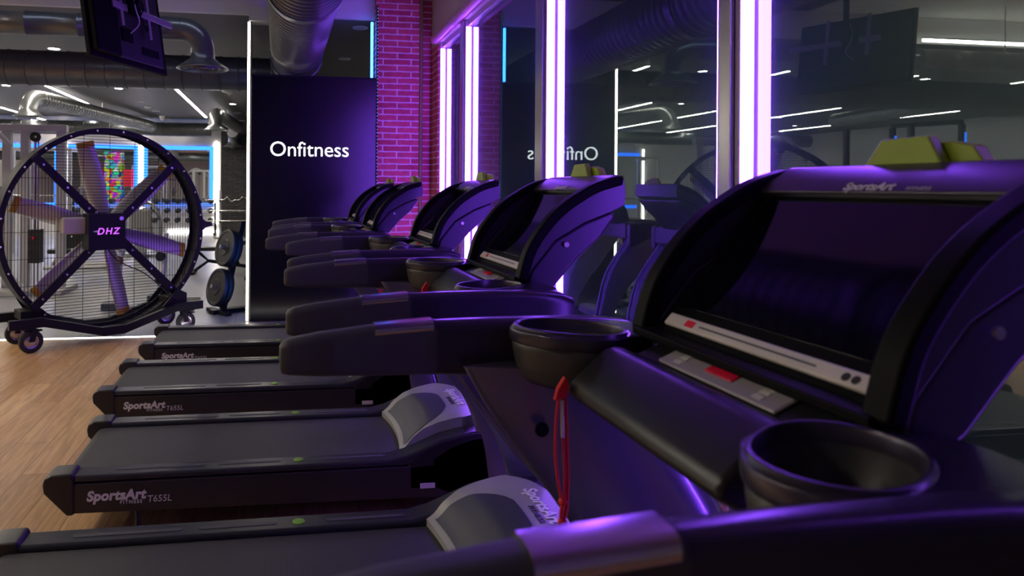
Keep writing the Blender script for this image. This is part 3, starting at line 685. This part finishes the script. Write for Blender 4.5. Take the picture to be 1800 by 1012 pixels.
MB().prism([(-.150, -.012), (-.105, -.004), (-.105, -.026), (-.150, -.018)], -.2735, -.2705).build('logo_dash', M['white'], mb).location = (-.062, 0, ZC + .01)
MB().lathe([(.0001, -.11), (.13, -.11), (.14, -.09), (.14, .08), (.10, .11), (.0001, .11)], (0, .02, ZC), 28, 'y').build('motor', M['cast'], fn)
MB().box(-.46, -.22, -.17, -.02, ZC - .03, ZC + .13).build('gearbox', M['cast'], fn, .02)
for k in range(6):
    a = R(103 - 60 * k); e1 = V((cos(a), 0, sin(a))); e2 = V((-sin(a), 0, cos(a))); rings = []
    def sec(r, ch, th, tw):
        return [V((0, .03, ZC)) + e1 * r + (e2 * cos(tw) + V((0, 1, 0)) * sin(tw)) * (ch * cos(q)) + (V((0, 1, 0)) * cos(tw) - e2 * sin(tw)) * (th * sin(q)) for q in [2 * pi * i / 18 for i in range(18)]]
    for i in range(11):
        f = i / 10; rings.append(sec(.13 + f * .70, (.080 + .022 * sin(pi * f)), .036 - .012 * f, R(42 - 18 * f)))
    b = MB().loft(rings).build('blade', M['blade'], fn, ang=60)
    MB().loft([sec(.828, .084, .026, R(24)), sec(.885, .083, .025, R(23))]).build('blade_tip', M['yellow'], b)
# base
for s in (-1, 1):
    y0, y1 = (-.27, -.21) if s < 0 else (.21, .27)
    MB().prism([(-.93, .31), (-.66, .31), (-.12, .155), (.12, .155), (.66, .31), (.93, .31), (.93, .225), (.64, .225), (.10, .07), (-.10, .07), (-.64, .225), (-.93, .225)], y0, y1).build('base_rail', M['fan'], fn, .005)
    MB().box(s * .78 - .05, s * .78 + .05, -.27, .27, .215, .235).build('cross_plate', M['fan'], fn)
    for y in (-.2, .2):
        br = MB().prism([(s * .72 - .05, .45 + .0), (s * .72 + .05, .40), (s * .72 + .05, .28), (s * .56 - .05, .28)], y - .012, y + .012).build('gusset', M['fan'], fn)
    MB().box(s * .70 - .1, s * .70 + .1, -.115, .115, .28, .36).build('ring_saddle', M['fan'], fn, .004)
    for y in (-.24, .24):
        cs = empty('caster'); cs.parent = fn; cs.location = (s * .745, y, 0)
        wl = MB().lathe([(.062, -.022), (.094, -.022), (.104, -.012), (.104, .012), (.094, .022), (.062, .022)], (0, 0, .104), 30, 'y', True).build('tyre', M['tyre'], cs)
        MB().lathe([(.064, -.012), (.064, .012), (.05, .008), (.02, .020), (.0001, .020), (.0001, -.020), (.02, -.020), (.05, -.008)], (0, 0, .104), 30, 'y', True).build('wheel_hub', M['hub'], cs)
        MB().obox((-.025, -.034, .104), (.05, 0, 0), (0, .006, 0), (s * -.03, 0, .115)).obox((-.025, .028, .104), (.05, 0, 0), (0, .006, 0), (s * -.03, 0, .115)).box(-.06, .03, -.036, .036, .212, .222).build('fork', M['fan'], cs)
        MB().obox((.0, -.03, .18), (.09, 0, .015), (0, .06, 0), (0, 0, .01)).build('brake_pedal', M['fan'], cs)
MB().tube(spline([(-.05, -.16, ZC - .18), (.08, -.17, ZC - .32), (.35, -.17, .62), (.6, -.2, .38), (.72, -.22, .30)], 6), .006, 7).build('power_cord', M['tyre'], fn)
MB().prism([(RO, ZC + .12), (RO + .08, ZC + .05), (RO + .16, ZC + .03), (RO + .16, ZC + .0), (RO + .08, ZC - .02), (RO, ZC - .09), (RO, ZC - .05), (RO + .06, ZC + .01), (RO, ZC + .08)], -.02, .02).build('push_handle', M['fan'], fn, .004)
tag(fn, 'huge round black floor fan with six metal blades on a wheeled base', 'fan')

# ------------------------------------------------------------------ back of the gym
WB = YB - .02
for k, (x0, x1, lab) in enumerate(((-6.57, -4.68, 'blue lit wall mirror behind the graffiti banner'), (-4.25, -2.30, 'blue lit wall mirror above the dumbbells nearest the dark column'), (-9.0, -7.1, 'blue lit wall mirror left of the picture'))):
    o = empty('wall_mirror', ((x0 + x1) / 2, WB, 1.85)); h = (x1 - x0) / 2
    MB().box(-h, h, -.02, .0, -.87, .87).build('mirror_glass', M['mirror'], o)
    m = MB()
    for a, b, c_, d in ((-h - .12, -h, -.99, .99), (h, h + .12, -.99, .99), (-h, h, .87, .99), (-h, h, -.99, -.87)): m.box(a, b, -.03, -.005, c_, d)
    m.build('light_frame', M['g_blue'], o)
    tag(o, lab, 'mirror', 'mirrors with blue light frames')
for k, x in enumerate((-6.83, -4.465, -2.09, -9.25)):
    tag(MB().box(x - .03, x + .03, WB - .03, WB, .30, 2.98).build('wall_light', M['g_white']), 'vertical white wall light %s' % ['left of the graffiti banner', 'between the two blue lit mirrors', 'between the right mirror and the dark column', 'outside the picture left'][k], 'wall light', 'vertical white lights on the back wall')
tag(MB().box(-3.6, -1.2, WB - .06, WB - .02, .02, .10).build('plinth_light', M['g_floor']), 'white light strip low at the foot of the back wall', 'light strip')
tag(MB().box(-5.55, -5.02, 23.36, 23.40, 1.0, 2.64).build('hanging_banner', M['art']), 'tall narrow banner printed with multicoloured graffiti shapes', 'banner')
tag(MB().box(-5.82, -5.60, 23.37, 23.41, 1.40, 2.06).build('wall_board', M['redpanel']), 'small red board left of the graffiti banner', 'board')
tag(MB().box(-4.97, -4.72, 23.37, 23.41, 1.50, 2.06).build('wall_board', M['redpanel']), 'small red board right of the graffiti banner', 'board')
struct(MB().box(-1.80, -.5, 21.9, 23.6, 0, 3.5).build('pillar', M['dbrick']))
# dumbbell rack
rk = empty('dumbbell_rack', (-4.2, 22.85, 0)); W2 = 2.15
for s in (-W2, .18, W2): MB().prism([(-.28, 0), (.30, 0), (.30, .06), (.20, .06), (.10, 1.02), (.04, 1.02), (.02, .06), (-.28, .06)], s - .03, s + .03, 'x').build('leg', M['fan'], rk)
tiers = [(.34, -.12), (.64, .0), (.93, .08)]
for z, y in tiers: MB().obox((-W2, y - .16, z - .05), (2 * W2, 0, 0), (0, .02, 0), (0, 0, .04)).obox((-W2, y + .10, z + .0), (2 * W2, 0, 0), (0, .02, 0), (0, 0, .04)).build('shelf', M['steel'], rk)
tag(rk, 'long three tier dumbbell rack below the blue lit mirrors', 'rack')
db = None
for ti, (z, y) in enumerate(tiers):
    for k in range(13):
        if db is None:
            m = MB().cyl((0, -.1, 0), (0, .1, 0), .016, None, 10)
            for s in (-1, 1): m.lathe([(.0001, -.05), (.065, -.05), (.08, -.04), (.08, .04), (.065, .05), (.0001, .05)], (0, s * .13, 0), 18, 'y')
            db = m.build('dumbbell', M['iron']); o = db
        else:
            o = db.copy(); COL.objects.link(o)
        o.location = (-6.2 + k * .335, 22.85 + y - .02, z + .128)
        tag(o, 'black round headed dumbbell, %s from the left on the %s tier of the rack' % ((ordn + ['ninth', 'tenth', 'eleventh', 'twelfth', 'thirteenth'])[k], ['bottom', 'middle', 'top'][ti]), 'dumbbell', 'dumbbells on the three tier rack')
# barbell stand beside the column
bs = empty('barbell_rack', (-1.45, 21.2, 0))
for x in (-.30, .75): MB().box(x - .03, x + .03, -.03, .03, 0, 1.42).box(x - .16, x + .16, -.22, .22, 0, .05).build('upright', M['gymgrey'], bs, .004)
for z in (.52, .82, 1.14):
    for x in (-.30, .75): MB().box(x - .02, x + .02, -.16, -.03, z - .06, z - .019).build('hook', M['fan'], bs)
tag(bs, 'pale upright barbell rack in front of the dark column', 'rack')
for k, z in enumerate((.52, .82, 1.14)):
    if k == 2: P = spline([(-.75, 0, 0), (-.4, 0, 0), (-.2, 0, 0), (-.1, 0, .08), (.02, 0, -.04), (.12, 0, .0), (.24, 0, 0), (.34, 0, .08), (.44, 0, .06), (.54, 0, 0), (.62, 0, 0), (.72, 0, 0), (.85, 0, 0), (1.1, 0, 0)], 5)
    else: P = [(-.75, 0, 0), (1.1, 0, 0)]
    o = MB().tube(P, .018, 8).build('barbell', M['hub'], None, loc=(-1.45, 21.1, z)); tag(o, ['straight chrome bar on the lowest hooks of the barbell rack', 'straight chrome bar on the middle hooks of the barbell rack', 'wavy curl bar on the top hooks of the barbell rack'][k], 'barbell', 'bars on the barbell rack')
# bench
bn = empty('weight_bench', (-1.22, 12.6, 0))
MB().box(-.30, .42, -.15, .15, .40, .47).build('seat_pad', M['iron'], bn, .02)
MB().obox((.44, -.15, .42), (.55, 0, .28), (0, .3, 0), (-.03, 0, .07)).build('back_pad', M['iron'], bn, .02)
MB().tube([(-.22, 0, .40), (-.02, 0, .22), (-.28, 0, .03)], .03, 10).tube([(-.02, 0, .22), (.75, 0, .1)], .03, 10).box(-.32, -.24, -.25, .25, 0, .05).box(.72, .80, -.25, .25, 0, .05).cyl((.75, 0, .03), (.75, 0, .12), .03).tube([(.5, 0, .14), (.42, 0, .40)], .028, 10).build('frame', M['fan'], bn)
MB().ball((.14, -.06, .30), .035, 12).build('adjuster_knob', M['yellow'], bn)
tag(bn, 'black weight bench with an orange knob on the tiles right of the fan', 'bench')
# plate tree
PR = R(32)
pt = empty('weight_plate_rack', (-.50, 8.72, 0), PR)
MB().obox((-.24, -.04, .02), (.06, 0, 0), (0, .08, 0), (.26, 0, 1.08)).build('post', M['fan'], pt, .004)
MB().box(-.36, .26, -.06, .06, 0, .05).box(-.30, -.22, -.25, .25, 0, .045).build('base', M['fan'], pt, .004)
PA = math.atan(.26 / 1.08); PX = V((-cos(PA), 0, sin(PA)))
PEG = [V((-.24 + .26 * (z - .02) / 1.08, 0, z)) for z in (.29, .755)]
for p in PEG: MB().cyl(p - PX * .03, p + PX * .19, .025, None, 14).build('peg', M['hub'], pt)
MB().obox((.1, -.03, .36), (.14, 0, .02), (0, .06, 0), (0, 0, .05)).build('rear_peg', M['fan'], pt)
tag(pt, 'black plate rack with a leaning post beside the light post', 'rack')
pl = None; lab = iter(['inner plate on the lower peg of the plate rack', 'outer plate on the lower peg of the plate rack', 'inner plate on the upper peg of the plate rack', 'outer plate on the upper peg of the plate rack'])
for p in PEG:
    for k in range(2):
        if pl is None:
            pl = MB().lathe([(.028, -.028), (.09, -.032), (.10, -.022), (.185, -.022), (.195, -.030), (.222, -.030), (.226, -.02), (.226, .02), (.222, .030), (.195, .030), (.185, .022), (.10, .022), (.09, .032), (.028, .028)], (0, 0, 0), 40, 'x', True).build('weight_plate', M['iron']); o = pl
        else: o = pl.copy(); COL.objects.link(o)
        q = p + PX * (.036 + .067 * k); o.location = (-.50 + q.x * cos(PR), 8.72 + q.x * sin(PR), q.z); o.rotation_euler = (0, PA, PR)
        tag(o, 'round black weight plate, ' + next(lab), 'weight plate', 'plates on the leaning plate rack')
# cable machine at the left
cm = empty('cable_machine', (-3.72, 10.6, 0))
for x, w in ((-.62, .07), (-.10, .055), (.14, .055), (.62, .06)): MB().box(x - w, x + w, -.06, .06, 0, 2.28).build('upright', M['gymgrey'], cm, .008)
MB().box(-.69, .70, -.06, .06, 2.28, 2.38).build('top_beam', M['gymgrey'], cm, .008)
MB().box(-.75, .75, -.40, .40, .0, .07).build('base', M['gymgrey'], cm, .01)
for x0, x1 in ((-.52, -.18), (.21, .36)):
    m = MB()
    for k in range(14): m.box(x0, x1, -.09, .09, .42 + k * .034, .45 + k * .034)
    ws = m.build('weight_stack', M['iron'], cm)
    MB().cyl(((x0 + x1) / 2, -.1, .78), ((x0 + x1) / 2, -.14, .78), .02, None, 10).build('selector_pin', M['stop'], ws)
    for x in (x0 + .05, x1 - .05): MB().cyl((x, 0, .07), (x, 0, 2.28), .012, None, 8).build('guide_rod', M['hub'], cm)
    MB().cyl(((x0 + x1) / 2, -.02, .9), ((x0 + x1) / 2, -.02, 2.2), .006, None, 6).build('cable', M['tyre'], cm)
for x in (-.35, .30, -.8): MB().lathe([(.02, -.02), (.07, -.02), (.055, 0), (.07, .02), (.02, .02)], (x, -.1, 2.2), 22, 'y', True).build('pulley', M['tyre'], cm)
MB().tube(spline([(-1.1, -.3, 2.0), (-.95, -.3, 2.2), (-.6, -.3, 2.45), (-.2, -.3, 2.3), (.05, -.3, 2.05)], 6), .035, 10).build('curved_arm', M['gymgrey'], cm)
MB().tube(spline([(-.85, -.5, .05), (-.72, -.5, .30), (-.4, -.5, .42), (.0, -.5, .34), (.3, -.5, .10)], 6), .05, 12).build('curved_foot', M['gymgrey'], cm)
MB().cyl((-.40, -.62, .26), (-.40, -.36, .26), .11, None, 22).build('roller_pad', M['iron'], cm)
tag(cm, 'pale grey cable machine with dark weight stacks behind the left of the fan', 'exercise machine')
# more machines behind the fan
c2 = empty('chest_press_machine', (-2.9, 15.4, 0))
MB().tube(spline([(-.36, 0, .05), (-.38, 0, .75), (-.25, 0, 1.10), (0, 0, 1.20), (.25, 0, 1.10), (.38, 0, .75), (.36, 0, .05)], 6), .04, 12).build('frame_hoop', M['steel'], c2)
MB().box(-.22, .22, -.12, .0, .45, 1.05).build('back_pad', M['padgrey'], c2, .05)
MB().box(-.22, .22, -.5, -.1, .36, .45).build('seat_pad', M['padgrey'], c2, .03)
for s in (-1, 1): MB().tube([(s * .3, .0, .95), (s * .42, -.35, .85), (s * .42, -.5, .85)], .02, 10).build('press_handle', M['tyre'], c2)
MB().box(-.05, .05, -.5, .4, .0, .36).box(-.4, .4, .2, .3, 0, .06).build('base', M['steel'], c2)
tag(c2, 'chest press machine with a grey back pad seen through the right of the fan', 'exercise machine')
c3 = empty('squat_rack', (-5.3, 17.2, 0))
for x in (-.6, .6):
    for y in (-.5, .5): MB().box(x - .035, x + .035, y - .035, y + .035, 0, 2.3).build('upright', M['steel'], c3)
    MB().box(x - .035, x + .035, -.5, .5, 2.3, 2.37).build('side_beam', M['steel'], c3)
MB().box(-.6, .6, -.535, -.465, 2.3, 2.37).build('cross_beam', M['steel'], c3); MB().tube([(-1.0, -.56, 1.3), (1.0, -.56, 1.3)], .016, 8).build('bar', M['hub'], c3)
for s in (-1, 1): MB().lathe([(.02, -.03), (.2, -.03), (.2, .03), (.02, .03)], (s * .85, -.56, 1.3), 24, 'x', True).build('plate', M['iron'], c3)
tag(c3, 'steel squat rack standing far behind the left of the fan', 'exercise machine')
c4 = empty('leg_press_machine', (-3.55, 13.4, 0))
MB().tube([(-.5, 0, .1), (.1, 0, .85), (.5, 0, .9)], .045, 10).tube([(-.6, -.2, .06), (.6, -.2, .06)], .04, 10).tube([(-.6, .3, .06), (.6, .3, .06)], .04, 10).tube([(.5, 0, .9), (.55, 0, .05)], .04, 10).build('frame', M['steel'], c4)
for x in (-.1, .3): MB().lathe([(.02, -.04), (.21, -.04), (.21, .04), (.02, .04)], (x, -.3, .62), 26, 'y', True).build('plate', M['iron'], c4)
MB().lathe([(.0001, -.05), (.06, -.05), (.06, .0), (.0001, .0)], (.3, -.33, .62), 18, 'y').build('plate_hub', M['redpanel'], c4)
MB().box(-.55, -.15, -.2, .2, .3, .38).build('seat_pad', M['iron'], c4, .02)
tag(c4, 'plate loaded machine with black plates right behind the fan motor', 'exercise machine')
for k, (x, y, lab) in enumerate(((-1.98, 9.0, 'white handle stand with brown knobs behind the lowest fan blade'), (-1.55, 9.6, 'white handle stand hung with black grips behind the lower right fan spoke'))):
    h = empty('handle_stand', (x, y, 0))
    MB().tube([(0, 0, .03), (.06, 0, .9)], .035, 12).build('post', M['white'], h)
    MB().box(-.16, .1, -.12, .12, 0, .09).build('base', M['inset'], h, .01); MB().box(.1, .5, -.04, .04, 0, .05).build('foot_bar', M['gymgrey'], h)
    for z in (.30, .60, .80): MB().lathe([(.0001, -.05), (.055, -.05), (.065, -.03), (.065, .03), (.055, .05), (.0001, .05)], (.02 - .02 * k, -.07, z), 16, 'y').build('knob', M['brown' if k == 0 else 'tyre'], h)
    tag(h, lab, 'stand')
# rack with blue lights, seen mirrored in the window
c5 = empty('power_rack', (-8.35, 11.5, 0))
for x, y in ((.25, .5), (-.2, -.5), (.9, .9), (.45, -.1)): MB().box(x - .04, x + .04, y - .04, y + .04, 0, 2.75).build('upright', M['fan'], c5)
for x, y in ((.25, .44), (-.2, -.56)): MB().box(x - .015, x + .015, y - .02, y, 1.7, 2.6).build('blue_tube', M['g_blue'], c5)
MB().obox((.21, .5, 2.75), (.08, 0, 0), (-.45, -1.0, 0), (0, 0, .08)).build('top_beam', M['fan'], c5)
tag(c5, 'dark power rack with blue tubes, seen mirrored in the nearest window', 'exercise machine')

# ------------------------------------------------------------------ camera, world
cam = bpy.data.cameras.new('camera'); co = bpy.data.objects.new('camera', cam); COL.objects.link(co)
cam.sensor_width = 36; cam.sensor_fit = 'HORIZONTAL'; cam.lens = 1230 / 1800 * 36
cam.shift_x = (900 - 680) / 1800; cam.shift_y = -(506 - 331) / 1800
cam.clip_start = .02; cam.clip_end = 600
co.location = (0, 0, 1.51)
co.rotation_euler = (Matrix.Rotation(R(-8.65), 3, 'Z') @ Matrix.Rotation(R(90), 3, 'X') @ Matrix.Rotation(R(.4), 3, 'Z')).to_euler()
cam.dof.use_dof = True; cam.dof.focus_distance = 3.4; cam.dof.aperture_fstop = 4.5
SC.camera = co
w = bpy.data.worlds.new('night'); SC.world = w; w.use_nodes = True
w.node_tree.nodes['Background'].inputs[0].default_value = (.012, .014, .02, 1); w.node_tree.nodes['Background'].inputs[1].default_value = .35
SC.view_settings.view_transform = 'Standard'; SC.view_settings.look = 'None'; SC.view_settings.gamma = 1; SC.view_settings.exposure = .22
SC.cycles.max_bounces = 10; SC.cycles.diffuse_bounces = 4; SC.cycles.glossy_bounces = 6; SC.cycles.transparent_max_bounces = 24
SC.cycles.sample_clamp_indirect = 4; SC.cycles.use_denoising = True
